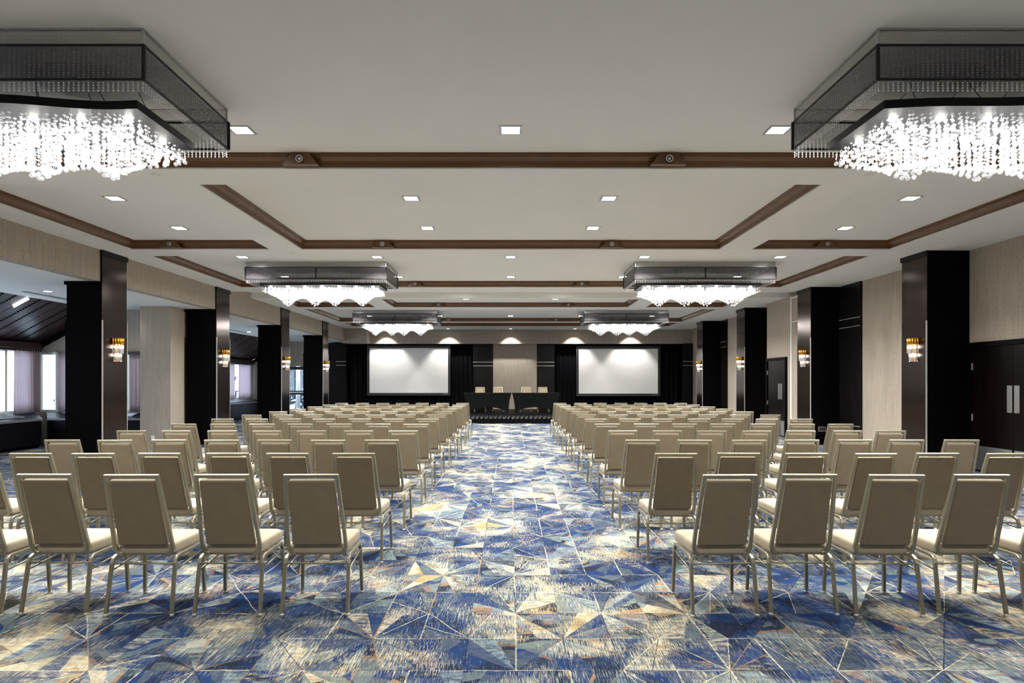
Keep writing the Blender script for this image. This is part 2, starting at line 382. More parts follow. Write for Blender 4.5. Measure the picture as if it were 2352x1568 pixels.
# walnut crown moulding, one mitred ring per coffer
PROF = [(0.0, 0.0), (0.014, 0.0), (0.014, 0.014), (0.022, 0.018), (0.026, 0.034), (0.036, 0.056), (0.056, 0.076), (0.076, 0.086), (0.082, 0.094), (0.082, 0.102), (0.1, 0.108), (0.104, 0.128), (0.0, 0.128)]
ntrim = [0]
def crown(x0, x1, y0, y1):
    ntrim[0] += 1; m = MB(); rings = []
    for sx, sy, X, Y in ((1, 1, x0, y0), (-1, 1, x1, y0), (-1, -1, x1, y1), (1, -1, x0, y1)):
        rings.append([Vector((X+sx*p, Y+sy*p, ZS+0.016+h)) for p, h in PROF])
    n = len(PROF)
    for a in range(4):
        r0, r1 = rings[a], rings[(a+1) % 4]
        m.add(r0+r1, [(q, n+q, n+(q+1) % n, (q+1) % n) for q in range(n)])
    struct(m.obj('trim_%d' % ntrim[0], M['moulding']), 'walnut brown crown moulding round a ceiling coffer')
for a, b in spans:
    if (a, b) in split:
        crown(-XO, -XI1, a, b); crown(-XI0, XI0, a, b); crown(XI1, XO, a, b)
    else: crown(-XO, XO, a, b)

# walls
wc = M['wallcover']
sbox('wall_back', wc, -12.2, 8.6, Y0-0.2, Y0, 0, 4.1)
sbox('wall_right', wc, XR, XR+0.3, Y0, 30.3, 0, 4.0, label='right wall in woven taupe wallcovering')
sbox('wall_right_bump', wc, 7.62, XR+0.001, 16.6, 19.42, 0, ZS, label='furred out stretch of taupe right wall')
sbox('wall_left', wc, XL-0.2, XL, Y0, 8.5, 0, 4.1)
sbox('wall_left_fascia', wc, XL-0.2, XL, 8.5, YF+0.1, ZL, ZU, label='taupe fascia above the left colonnade')
sbox('wall_left_cross', wc, -12.2, XL-0.2, 8.3, 8.5, 0, 4.1)
sbox('ceiling_side', M['ceiling'], XE, XL-0.2, 8.5, 30.2, ZL, ZL+0.15, label='white lowered soffit of the side aisle')
MBx = MB().box(XE, XL-0.199, 8.5, 30.2, ZL+0.15, 4.1); struct(MBx.obj('wall_soffit_fill', wc))
# stage header and recess
sbox('wall_header', wc, -6.28, 8.2, YF, YF+0.2, 3.22, ZS, label='taupe header above the stage recess')
sbox('wall_header_return', wc, XL-0.2, -6.28, 28.45, YF+0.2, 3.22, ZS)
sbox('wall_far', M['black_wood'], XL-1.2, 8.4, YB, YB+0.2, 0, 3.6)
sbox('ceiling_recess', M['ceiling'], XL-0.9, 8.3, YF+0.2, YB+0.1, 3.3, 3.4)
sbox('wall_far_panel', wc, -0.80, 1.19, YB-0.06, YB, 0, 3.3, label='taupe centre panel behind the stage')
for x0, x1 in ((-1.73, -0.80), (1.19, 2.0), (-8.35, -7.75), (-7.75, -7.3), (7.62, 8.08)):
    e = struct(box('wall_wood_panel', M['black_lam'], x0+0.002, x1-0.002, YB-0.05 if abs(x0) < 3 else 28.95, YB-0.001 if abs(x0) < 3 else 29.15, 0, 3.22))
    if x0 in (-8.35,): continue
    yy = YB-0.05 if abs(x0) < 3 else 28.95
    for z in (2.416, 2.247): box('metal_strip', M['strip'], x0+0.004, x1-0.004, yy-0.012, yy, z-0.010, z+0.010, parent=e)

# dark wall panels beside the right pillars
for y0, y1, x in ((15.0, 15.96, XR), (24.3, 25.1, XR)):
    e = struct(box('wall_wood_panel', M['black_lam'], x-0.05, x, y0, y1, 0, ZS-0.002))
    for z in (3.03, 2.83, 0.50): box('metal_strip', M['strip'], x-0.062, x-0.05, y0+0.01, y1-0.01, z-0.008, z+0.008, parent=e)
# partition pocket beside third right pillar, white jamb trims
sbox('trim_20', M['white_trim'], 7.60, 7.62, 17.68, 17.75, 0, ZS-0.002, label='slim white vertical wall trim')
for z in (3.80, 3.15): sbox('trim_21', M['white_trim'], 7.605, 7.62, 16.9, 17.68, z-0.015, z+0.015)

# ---------------------------------------------------------------- pillars
PY = [11.5, 15.95, 20.45, 24.95]
def pillar(side, k, y):
    d = 0.74; e = empty('pillar', (side*(7.55), y+d/2, 0))
    rel = Matrix.Translation((-e.location.x, -e.location.y, 0))
    def pb(name, mat, x0, x1, y0, y1, z0, z1, bevel=0):
        return box(name, mat, min(x0, x1)-e.location.x, max(x0, x1)-e.location.x, y0-e.location.y, y1-e.location.y, z0, z1, parent=e, bevel=bevel)
    fx = 7.33 if side > 0 else 7.16
    if side > 0:
        pb('shaft', M['black_wood'], fx+0.012, XR, y, y+d, 0, ZS-0.001)
    else:
        pb('shaft', M['black_wood'], -7.3, -fx-0.012, y, y+d, 0, ZS-0.001)
        WX = -7.78 if k == 0 else -7.89
        pb('wing', M['black_wood'], WX, -7.19, y+0.002, y+d-0.002, 0, ZL-0.001)
        pb('wing_cap', M['black_wood'], WX-0.03, -7.2, y-0.025, y+d+0.02, ZL-0.06, ZL-0.002)
        pb('wing_cladding', M['black_wood'], WX-0.015, -7.19, y-0.012, y+0.002, 0.02, 2.62)
    pb('upper_panel', M['brushed'], side*fx, side*(fx+0.012), y+0.004, y+d-0.004, 2.62, ZS-0.09)
    pb('lower_panel', M['brushed'], side*(fx-0.012), side*(fx+0.012), y+0.016, y+d-0.016, 0.1, 2.62)
    for yy in (y-0.002, y+d-0.012): pb('edge_strip', M['strip'], side*(fx-0.014), side*(fx+0.006), yy, yy+0.014, 0.1, 2.62)
    pb('cap', M['black_lam'], side*(fx-0.02), side*(fx+0.012), y-0.02, y+d+0.02, ZS-0.09, ZS-0.001)
    pb('plinth', M['black_wood'], side*(fx-0.016), side*(fx+0.012), y-0.001, y+d, 0, 0.1)
    struct(e); ordn = ('nearest', 'second', 'third', 'fourth')[k]
    e['label'] = '%s dark bronze clad pillar along the %s side' % (ordn, 'right' if side > 0 else 'left'); return fx
FX = {}
for k, y in enumerate(PY):
    for side in (-1, 1): FX[side, k] = pillar(side, k, y-(0.06 if side < 0 else 0))

# ---------------------------------------------------------------- side bays
def slope(x): return ZL-0.54*(XE-x)
def bay(y0, y1, n, name):
    e = empty(name, (XE, (y0+y1)/2, 0)); struct(e, 'sloping dark plank ceiling over the window bay')
    ox, oy = XE, (y0+y1)/2; w = (y1-y0)/n
    L = MB(); x1 = XG-0.1
    for dz in (0.0, ):
        pass
    # backing deck above the planks
    m = MB(); za, zb = slope(XE)+0.05, slope(x1)+0.05
    m.add([(0, y0-oy, za), (x1-ox, y0-oy, zb), (x1-ox, y1-oy, zb), (0, y1-oy, za), (0, y0-oy, za+0.1), (x1-ox, y0-oy, zb+0.1), (x1-ox, y1-oy, zb+0.1), (0, y1-oy, za+0.1)],
          [(0, 1, 2, 3), (7, 6, 5, 4), (0, 4, 5, 1), (1, 5, 6, 2), (2, 6, 7, 3), (3, 7, 4, 0)])
    m.obj('roof_deck', M['black_wood'], e)
    pm = MB(); a, b = -w/2+0.012, w/2-0.012; z0, z1 = slope(XE), slope(x1)
    pm.add([(0, a, z0), (x1-ox, a, z1), (x1-ox, b, z1), (0, b, z0), (0, a, z0+0.045), (x1-ox, a, z1+0.045), (x1-ox, b, z1+0.045), (0, b, z0+0.045)],
           [(0, 1, 2, 3), (7, 6, 5, 4), (0, 4, 5, 1), (1, 5, 6, 2), (2, 6, 7, 3), (3, 7, 4, 0)])
    for q in range(1, 4):   # raised centre beads
        yy = a+(b-a)*q/4
        pm.add([(0, yy-0.006, z0-0.006), (x1-ox, yy-0.006, z1-0.006), (x1-ox, yy+0.006, z1-0.006), (0, yy+0.006, z0-0.006)], [(0, 1, 2, 3)])
    me = pm.mesh('plank', M['roof_plank'])
    peg = MB()
    for q in range(28):
        x = -0.04-q*0.058; z = slope(ox+x)
        peg.box(x-0.015, x+0.015, -0.02, 0.02, z-0.012, z+0.03)
    pme = peg.mesh('batten_blocks', M['black_wood'])
    for q in range(n):
        o = bpy.data.objects.new('plank', me); COL.objects.link(o); o.parent = e; o.location = (0, y0-oy+w*(q+0.5), 0)
        if q % 3:
            g = bpy.data.objects.new('block_row', pme); COL.objects.link(g); g.parent = e; g.location = (0, y0-oy+w*q, 0)
    m = MB(); m.box(x1-ox-0.02, XG-ox+0.16, y0-oy, y1-oy, slope(XG)-0.13, slope(XG)+0.02).box(x1-ox-0.02, XG-ox+0.1, y0-oy, y1-oy, slope(XG)-0.19, slope(XG)-0.13)
    m.obj('valance', M['valance'], e, 0.008)
    return e
bay(8.5, 16.0, 22, 'ceiling_bay'); bay(19.0, 29.2, 30, 'ceiling_bay_far')
# dark raking boards where the roof meets the end walls
for y in (15.93, 29.13):
    m = MB(); m.add([(XE, y, ZL-0.02), (XG, y, slope(XG)-0.02), (XG, y, slope(XG)-0.16), (XE, y, ZL-0.16), (XE, y+0.06, ZL-0.02), (XG, y+0.06, slope(XG)-0.02), (XG, y+0.06, slope(XG)-0.16), (XE, y+0.06, ZL-0.16)],
        [(0, 1, 2, 3), (7, 6, 5, 4), (0, 4, 5, 1), (1, 5, 6, 2), (2, 6, 7, 3), (3, 7, 4, 0)])
    struct(m.obj('trim_30' if y < 20 else 'trim_31', M['black_wood']), 'dark raking board under the plank roof')
SILL, HEAD = 0.80, 2.30
# bay long walls: low wall, posts
wn = [0]
def window(name, axis, c, a0, a1, z0, z1, t=0.07, mull=()):
    """axis 'x': plane x=c spanning y a0..a1 ; axis 'y': plane y=c spanning x a0..a1"""
    wn[0] += 1; mid = (a0+a1)/2
    e = empty('window_%d' % wn[0], (c, mid, 0) if axis == 'x' else (mid, c, 0)); struct(e, name)
    def bx(nm, mat, u0, u1, z0_, z1_, th, m=None):
        if axis == 'x': return box(nm, mat, -th/2, th/2, u0-mid, u1-mid, z0_, z1_, parent=e)
        return box(nm, mat, u0-mid, u1-mid, -th/2, th/2, z0_, z1_, parent=e)
    m = MB()
    for u0, u1, q0, q1 in ((a0, a1, z0, z0+0.05), (a0, a1, z1-0.05, z1), (a0, a0+0.05, z0+0.05, z1-0.05), (a1-0.05, a1, z0+0.05, z1-0.05)):
        if axis == 'x': m.box(-t/2, t/2, u0-mid, u1-mid, q0, q1)
        else: m.box(u0-mid, u1-mid, -t/2, t/2, q0, q1)
    m.obj('window_frame', M['white_trim'], e)
    edges = [a0]+list(mull)+[a1]
    for q in mull: bx('mullion', M['white_trim'], q-0.03, q+0.03, z0+0.05, z1-0.05, t)
    for u0, u1 in zip(edges[:-1], edges[1:]): bx('pane', M['glass'], u0+0.04, u1-0.04, z0+0.04, z1-0.04, 0.008)
    return e
for y0, y1 in ((8.5, 16.0), (19.0, 29.2)):
    sbox('wall_bay_low', M['white_trim'], XG-0.2, XG, y0, y1, 0, SILL)
    sbox('wall_bay_head', wc, XG-0.2, XG, y0, y1, HEAD, slope(XG)+0.02)
def posts(ps, c=XG):
    for a, b in ps: sbox('wall_bay_post', wc, c-0.2, c, a, b, SILL, HEAD)
posts([(8.5, 8.7), (12.3, 12.6), (15.75, 16.0), (19.0, 19.3), (22.6, 22.9), (25.6, 25.9), (28.95, 29.2)])
window('tall bay window in the side aisle, nearest', 'x', XG-0.1, 8.7, 12.3, SILL, HEAD, mull=(10.5,))
window('tall bay window beside the curtain', 'x', XG-0.1, 12.6, 15.75, SILL, HEAD, mull=(15.1,))
for a, b in ((19.3, 22.6), (22.9, 25.6), (25.9, 28.95)): window('window of the further bay', 'x', XG-0.1, a, b, SILL, HEAD, mull=((a+b)/2,))
# end wall of first bay (y=16) with two windows
def endwall_poly(y, pts, t=0.18, name='wall_bay_end'):
    m = MB(); n = len(pts)
    m.add([(x, y, z) for x, z in pts]+[(x, y+t, z) for x, z in pts], [tuple(range(n)), tuple(range(2*n-1, n-1, -1))]+[(q, n+q, n+(q+1) % n, (q+1) % n) for q in range(n)])
    return struct(m.obj(name, wc))
def rect(x0, x1, z0, z1): return [(x0, z0), (x1, z0), (x1, z1), (x0, z1)]
endwall_poly(16.0, rect(XG-0.2, -8.66, 0, SILL)); endwall_poly(16.0, [(XG-0.2, HEAD-0.05), (-8.66, HEAD-0.05), (-8.66, ZL), (XE, ZL), (XG-0.2, slope(XG-0.2))])
for a, b in ((XG-0.2, XG-0.0), (-10.42, -9.75), ): endwall_poly(16.0, rect(a, b, SILL, HEAD-0.05))
window('pale window in the end wall of the first bay', 'y', 16.09, XG, -10.42, SILL, HEAD-0.05, mull=(-11.16, -11.09))
window('narrow window beyond the nearest left pillar', 'y', 16.09, -9.75, -8.66, SILL, HEAD-0.05)
sbox('wall_block', wc, -8.66, -7.95, 15.26, 16.2, 0, ZL, label='taupe block between the first and second left pillars')
sbox('wall_bay_side', wc, -8.66, -8.46, 16.2, 19.0, 0, ZL)
sbox('wall_bay_start', wc, XG-0.2, -8.46, 18.82, 19.0, 0, ZL)
# end wall at y=29.2 with the glass terrace door
endwall_poly(29.2, [(XG-0.2, 0), (-10.15, 0), (-10.15, ZL), (XE-0.12, slope(XE-0.12)), (XG-0.2, slope(XG-0.2))])
endwall_poly(29.2, rect(-10.15, -9.0, 2.22, ZL)); endwall_poly(29.2, rect(-9.0, -8.3, 0, ZL))
d = empty('door_3', (-9.575, 29.25, 0)); struct(d, 'black framed glazed terrace door with panic bar')
m = MB()
for a in ((-0.565, -0.45, 0, 2.2), (0.45, 0.565, 0, 2.2), (-0.45, 0.45, 2.06, 2.2), (-0.45, 0.45, 0, 0.12), (-0.45, 0.45, 0.95, 1.12)): m.box(a[0], a[1], -0.04, 0.04, a[2], a[3])
m.obj('door_frame', M['black_metal'], d)
box('pane', M['glass'], -0.45, 0.45, -0.005, 0.005, 1.12, 2.06, parent=d); box('pane', M['glass'], -0.45, 0.45, -0.005, 0.005, 0.12, 0.95, parent=d)
box('panic_bar', M['steel'], -0.42, 0.42, -0.09, -0.05, 1.03, 1.07, parent=d)
# terrace outside
sbox('terrace_deck', M['deck'], -16, -7.0, 30.4, 36, -0.12, 0)
r = empty('railing', (-10.5, 33.2, 0)); tag(r, 'dark slatted terrace railing seen through the glazed door', 'railing')
box('rail', M['black_metal'], -3.5, 3.5, -0.03, 0.03, 1.0, 1.06, parent=r); box('rail', M['black_metal'], -3.5, 3.5, -0.03, 0.03, 0.1, 0.15, parent=r)
for q in (-3.5, 0.4, 3.46): box('post', M['black_metal'], q, q+0.04, -0.03, 0.03, 0, 1.06, parent=r)
bm_ = MB().box(-0.012, 0.012, -0.012, 0.012, 0.15, 1.0).mesh('baluster', M['black_metal'])
for q in range(46):
    o = bpy.data.objects.new('baluster', bm_); COL.objects.link(o); o.parent = r; o.location = (-3.45+q*0.153, 0, 0)
pp = MB().cyl((0, 0, 0), (0, 0, 3.2), 0.10, 0.09, 12).box(-0.14, 0.14, -0.14, 0.14, 0, 0.12).box(-0.14, 0.14, -0.14, 0.14, 3.1, 3.2).obj('terrace_post', M['white_trim'], loc=(-10.55, 32.4, 0))
tag(pp, 'white terrace post outside the glazed door', 'post')
rnd = random.Random(3)
for q, (x, y, h) in enumerate(((-12.6, 38.5, 6.0), (-15.5, 43.5, 7.0), (-10.2, 43.5, 6.5), (-18.5, 39.0, 6.0))):
    tr = empty('tree', (x, y, -1.0)); tag(tr, ('dusky tree nearest the terrace railing', 'tall dusky tree behind the railing', 'dusky tree furthest beyond the terrace', 'dusky tree at the outer side of the terrace')[q], 'tree', 'trees beyond the terrace')
    tm = MB(); tm.cyl((0, 0, 0), (0.1, 0, h*0.6), 0.16, 0.09, 8)
    for b in range(7):
        a = rnd.uniform(0, 6.28); z = h*(0.3+0.05*b); tm.cyl((0, 0, z), (1.4*math.cos(a), 1.4*math.sin(a), z+1.0), 0.05, 0.015, 5)
    tm.obj('trunk', M['bark'], tr)
    lm = MB()
    for b in range(1500):
        a, b2 = rnd.uniform(0, 6.28), math.acos(rnd.uniform(-1, 1)); rr = 2.0*rnd.random()**0.5
        c = Vector((rr*math.sin(b2)*math.cos(a), rr*math.sin(b2)*math.sin(a), h*0.55+1.5*rr*math.cos(b2)*0.9))
        u = Vector((rnd.uniform(-1, 1), rnd.uniform(-1, 1), rnd.uniform(-1, 1))).normalized()*0.16; v = u.orthogonal().normalized()*0.09
        lm.add([c-u, c+v, c+u, c-v], [(0, 1, 2, 3)])
    tag(lm.obj('foliage', M['leaf'], tr), kind='stuff')

# convector cabinets under the bay windows
def cabinet(name, loc, rz, length, label, mit0=0.0, mit1=0.0):
    e = empty(name, loc, rz); tag(e, label, 'cabinet', 'convector cabinets under the bay windows')
    m = MB(); f, b = 0.0, 0.55
    def prism(x0, x1, x0b, x1b, z0, zf, zb, m=m):
        m.add([(x0, f, z0), (x1, f, z0), (x1b, b, z0), (x0b, b, z0), (x0, f, zf), (x1, f, zf), (x1b, b, zb), (x0b, b, zb)], [(3, 2, 1, 0), (4, 5, 6, 7), (0, 1, 5, 4), (1, 2, 6, 5), (2, 3, 7, 6), (3, 0, 4, 7)])
    h = length/2
    prism(-h, h, -h-mit0, h+mit1, 0.07, 0.63, 0.74); m.obj('body', M['cabinet'], e)
    m = MB(); f = -0.02; prism(-h-0.01, h+0.01, -h-mit0-0.01, h+mit1+0.01, 0.632, 0.672, 0.79, m); m.obj('top', M['cabinet'], e)
    box('front_edge', M['cab_edge'], -h-0.012, h+0.012, -0.03, -0.02, 0.628, 0.676, parent=e)
    box('plinth', M['black_wood'], -h+0.02, h-0.02, 0.05, 0.5, 0, 0.07, parent=e)
    gm = MB(); g0, g1 = 0.16, 0.40
    zt = lambda y: 0.674+(y+0.02)*(0.79-0.672)/0.57+0.004
    for q in range(9):
        y = g0+(g1-g0)*q/8; gm.box(-h+0.35, h-0.35, y-0.008, y+0.008, zt(y)-0.004, zt(y)+0.010)
    for x in (-h+0.33, h-0.35): gm.add([(x, g0-0.02, zt(g0-0.02)), (x+0.02, g0-0.02, zt(g0-0.02)), (x+0.02, g1+0.02, zt(g1+0.02)), (x, g1+0.02, zt(g1+0.02)), (x, g0-0.02, zt(g0)+0.012), (x+0.02, g0-0.02, zt(g0)+0.012), (x+0.02, g1+0.02, zt(g1)+0.012), (x, g1+0.02, zt(g1)+0.012)],
        [(3, 2, 1, 0), (4, 5, 6, 7), (0, 1, 5, 4), (1, 2, 6, 5), (2, 3, 7, 6), (3, 0, 4, 7)])
    gm.obj('grille', M['steel'], e)
    return e
cabinet('convector_cabinet', (-10.97, 12.17, 0), PI/2, 6.2, 'long dark convector cabinet beside the curtained bay window', 0, 0.55)
cabinet('convector_cabinet', (-9.80, 15.42, 0), 0, 2.24, 'dark convector cabinet under the end window of the first bay', 0.42)
cabinet('convector_cabinet', (-11.02, 25.9, 0), PI/2, 5.9, 'dark convector cabinet under the windows of the further bay')
# window curtains
def curtain(loc, rz, w, z0, z1, folds, label, amp=0.045, mat='curtain', name='window_curtain', cat='curtain', group='window curtains', thick=0.006):
    m = MB(); n = folds*8; vs = []; R = random.Random(sum(map(ord, label)))
    ph = [R.uniform(-0.5, 0.5) for _ in range(folds+1)]
    for zi in range(7):
        f = zi/6; z = z1+(z0-z1)*f
        for q in range(n+1):
            u = q/n*folds; k = int(u); a = amp*(0.55+0.45*f)*(0.7+0.5*abs(ph[min(k, folds)]))
            x = -w/2+w*q/n+0.012*math.sin(u*2*PI+f*1.3)*f; vs.append((x, a*math.sin(2*PI*u+ph[min(k, folds)]*0.6*f), z))
    fs = [(a*(n+1)+b, a*(n+1)+b+1, (a+1)*(n+1)+b+1, (a+1)*(n+1)+b) for a in range(6) for b in range(n)]
    m.add(vs, fs, True)
    o = m.obj(name, M[mat]); o.location = loc; o.rotation_euler = (0, 0, rz)
    sd = o.modifiers.new('solid', 'SOLIDIFY'); sd.thickness = thick
    tag(o, label, cat, group); return o
curtain((XG+0.08, 15.56, 0), PI/2, 0.80, 0.80, 2.40, 10, 'pale mauve curtain bunched at the corner of the first bay window')
curtain((-10.76, 15.92, 0), 0, 0.55, 0.80, 2.26, 4, 'narrow mauve curtain on the end window behind the nearest left pillar')
curtain((-9.0, 15.92, 0), 0, 0.60, 0.80, 2.20, 6, 'mauve curtain beside the taupe block')
curtain((XG+0.08, 26.6, 0), PI/2, 1.25, 0.80, 2.40, 10, 'mauve curtain on the nearer side of the narrow bright slit in the further bay')
curtain((XG+0.08, 28.35, 0), PI/2, 1.35, 0.80, 2.40, 10, 'mauve curtain at the end of the further bay')
box('curtain_header', M['valance'], -9.74, -8.67, 15.84, 15.98, 2.2, 2.27); struct(bpy.data.objects['curtain_header'])
# blind chain with bead
m = MB().cyl((0, 0, 0), (0, 0, 1.12), 0.004, seg=5).cyl((0.03, 0, 0), (0.03, 0, 1.12), 0.004, seg=5).cyl((0.015, 0, -0.05), (0.015, 0, 0.01), 0.016, seg=8).box(-0.02, 0.05, -0.01, 0.12, 1.1, 1.16)
tag(m.obj('blind_chain', M['plastic_white'], loc=(-11.13, 15.90, 1.1)), 'white blind chain hanging in the end window', 'blind chain')
# side soffit fittings
def diffuser(x, y0, y1, label):
    e = empty('linear_vent', (x, (y0+y1)/2, ZL-0.001)); tag(e, label, 'vent', 'linear slot vents in the side soffit'); h = (y1-y0)/2
    box('slot', M['vent_dark'], -0.06, 0.06, -h, h, -0.006, 0, parent=e)
    for q in (-0.06, 0.05): box('flange', M['ceiling'], q, q+0.01, -h, h, -0.009, 0, parent=e)
diffuser(-9.5, 12.75, 15.9, 'dark linear slot vent beside the nearest left pillar')
diffuser(-9.55, 21.6, 23.6, 'dark linear slot vent over the further bay')
def roundlight(x, y, z, label, r=0.085):
    e = empty('round_downlight', (x, y, z)); tag(e, label, 'ceiling light', 'round downlights in the side soffit')
    ro = [Vector((r*math.cos(a*PI/10), r*math.sin(a*PI/10), 0)) for a in range(20)]
    MB().loft([[p*1.0 for p in ro], [p*1.0+Vector((0, 0, -0.008)) for p in ro], [p*0.86+Vector((0, 0, -0.008)) for p in ro]], smooth=False, caps=False).obj('trim_ring', M['steel'], e)
    MB().add([p*0.86+Vector((0, 0, -0.004)) for p in ro], [tuple(reversed(range(20)))]).obj('lens', M['lens'], e)
    lamp('SPOT', 'lamp', (0, 0, -0.02), P_DOWN*0.5, e, spot_size=2.2, spot_blend=0.8, shadow_soft_size=0.07)
roundlight(-9.0, 12.7, ZL, 'round downlight over the slot vent by the nearest left pillar')
roundlight(-9.05, 15.35-0.25, ZL, 'round downlight between the first two left pillars')
roundlight(-9.3, 23.2, ZL, 'round downlight over the further bay')
tl = MB().box(0.2, 0.56, -0.007, 0.007, -0.03, 0.0).obj('led_batten', M['tube']); tl.location = (XE-0.52, 13.62, slope(XE-0.52)-0.004); tl.rotation_euler = (0, -math.atan(0.54), 0)
tag(tl, 'bright white light batten on the sloping plank roof', 'light')

# ---------------------------------------------------------------- doors on the right
def door(name, label, x, ya, yb, ym, h=2.14, kick=True):
    """ya>yb: far and near jamb, ym meeting stile"""
    e = empty(name, (x, ym, 0)); struct(e, label)
    b = lambda nm, mat, x0, x1, y0, y1, z0, z1, bev=0, par=None: box(nm, mat, x0, x1, min(y0, y1)-ym, max(y0, y1)-ym, z0, z1, parent=par or e, bevel=bev)
    m = MB(); lo, hi = yb-ym, ya-ym
    m.box(-0.06, 0.0, hi-0.08, hi, 0, h+0.08).box(-0.06, 0.0, lo, lo+0.08, 0, h+0.08).box(-0.06, 0.0, lo+0.08, hi-0.08, h, h+0.08)
    m.obj('door_frame', M['black_wood'], e, 0.006)
    for y0, y1, hs in ((ym+0.003, ya-0.083, 1), (yb+0.083, ym-0.003, -1)):
        lf = b('leaf', M['door_wood'], -0.03, -0.002, y0, y1, 0.01, h-0.004)
        yp = ym+hs*0.075
        b('push_plate', M['steel'], -0.034, -0.03, yp-0.055, yp+0.055, 1.04, 1.48, 0, lf)
        if kick: b('kick_plate', M['steel'], -0.033, -0.03, y0+0.02, y1-0.02, 0.03, 0.44, 0, lf)
        yh = (ya-0.083) if hs > 0 else (yb+0.083)
        for z in (1.80, 0.92, 0.2): b('hinge', M['strip'], -0.046, -0.03, yh-0.02*hs, yh-0.008*hs, z-0.06, z+0.06, 0, lf)
door('door_1', 'black double door with steel push plates by the nearest right pillar', XR, 11.48, 9.44, 10.46)
door('door_2', 'black double door on the furred out right wall', 7.62, 19.38, 17.98, 18.40)
# outlets
def outlet(name, loc, rz, label, gangs):
    e = empty(name, loc, rz); tag(e, label, 'outlet')
    w = 0.05*gangs+0.03; box('plate', M['steel'] if gangs > 1 else M['plastic_white'], -w/2, w/2, -0.008, 0, -0.06, 0.06, parent=e)
    for q in range(gangs):
        c = -w/2+0.04+q*0.05; box('socket', M['black_metal'] if gangs > 1 else M['white_trim'], c-0.018, c+0.018, -0.012, -0.008, -0.045, 0.045, parent=e)
outlet('outlet', (7.60, 15.949, 0.38), 0, 'three gang steel outlet plate low on the second right pillar', 3)
outlet('outlet', (-8.36, 15.259, 0.22), 0, 'white outlet low on the taupe block', 1)

# ---------------------------------------------------------------- drapes, screens, stage
curtain((-4.5, YB-0.16, 0), 0, 5.5, 0.02, 3.28, 26, 'black drape hanging behind the screen left of the stage', 0.05, 'drape', 'stage_drape', 'drape', None, 0.01)
curtain((4.85, YB-0.16, 0), 0, 5.5, 0.02, 3.28, 26, 'black drape hanging behind the screen right of the stage', 0.05, 'drape', 'stage_drape', 'drape', None, 0.01)
bpy.data.objects['stage_drape'].pop('group', None) if 'group' in bpy.data.objects['stage_drape'] else None
def screen(x0, x1, z0, z1, label):
    cx = (x0+x1)/2; e = empty('projection_screen', (cx, 29.45, 0)); tag(e, label, 'projection screen', 'projection screens')
    h = (x1-x0)/2; m = MB()
    for a in ((-h-0.11, h+0.11, z0-0.12, z0), (-h-0.11, h+0.11, z1, z1+0.12), (-h-0.11, -h, z0, z1), (h, h+0.11, z0, z1)): m.box(a[0], a[1], -0.06, 0.03, a[2], a[3])
    m.obj('screen_frame', M['frame_black'], e, 0.006)
    box('screen_surface', M['screen'], -h, h, -0.03, -0.01, z0, z1, parent=e)
    mk = MB()
    for q in range(7): mk.box(h-0.24+q*0.033, h-0.24+q*0.033+0.024, -0.063, -0.06, z0-0.058, z0-0.04)
    mk.obj('maker_mark', M['steel'], e)
    for x in (-h*0.6, h*0.6): box('hanger', M['black_metal'], x-0.015, x+0.015, -0.02, 0.01, z1+0.12, 3.3, parent=e)
screen(-6.36, -2.82, 1.02, 3.04, 'white framed projection screen left of the stage tables')
screen(3.06, 6.63, 0.99, 3.01, 'white framed projection screen right of the stage tables')
e = empty('stage', (0.0, 25.8, 0)); tag(e, 'low black stage platform with a gathered black skirt', 'stage')
box('platform', M['black_wood'], -3.6, 3.6, -1.9, 1.9, 0.30, 0.365, parent=e, bevel=0.01)
m = MB(); n = 300; vs = []
for zi in range(6):
    f = zi/5; z = 0.345-0.34*f
    for q in range(n+1):
        u = q/n; a = 0.018+0.022*f*abs(math.sin(u*41)); ph = 1.6*math.sin(u*57)*f
        vs.append((-3.62+7.24*u, -1.93-a*(0.6+math.sin(u*2*PI*62+ph)), z))
m.add(vs, [(a*(n+1)+b, a*(n+1)+b+1, (a+1)*(n+1)+b+1, (a+1)*(n+1)+b) for a in range(5) for b in range(n)], True)
m.obj('skirt', M['skirt'], e)
m = MB()
for q in range(44):     # crumpled swags of the skirt's upper ruffle
    x = -3.5+q*0.163; jj = random.uniform(0.6, 1.2)
    m.add([(x-0.07, -1.99, 0.30), (x+0.07, -1.99, 0.30), (x+0.06*jj, -2.03, 0.20), (x-0.02*jj, -2.05, 0.17), (x-0.07, -2.0, 0.22)], [(0, 4, 3, 2, 1)])
m.obj('ruffle', M['charcoal'], e)
ZT = 0.366
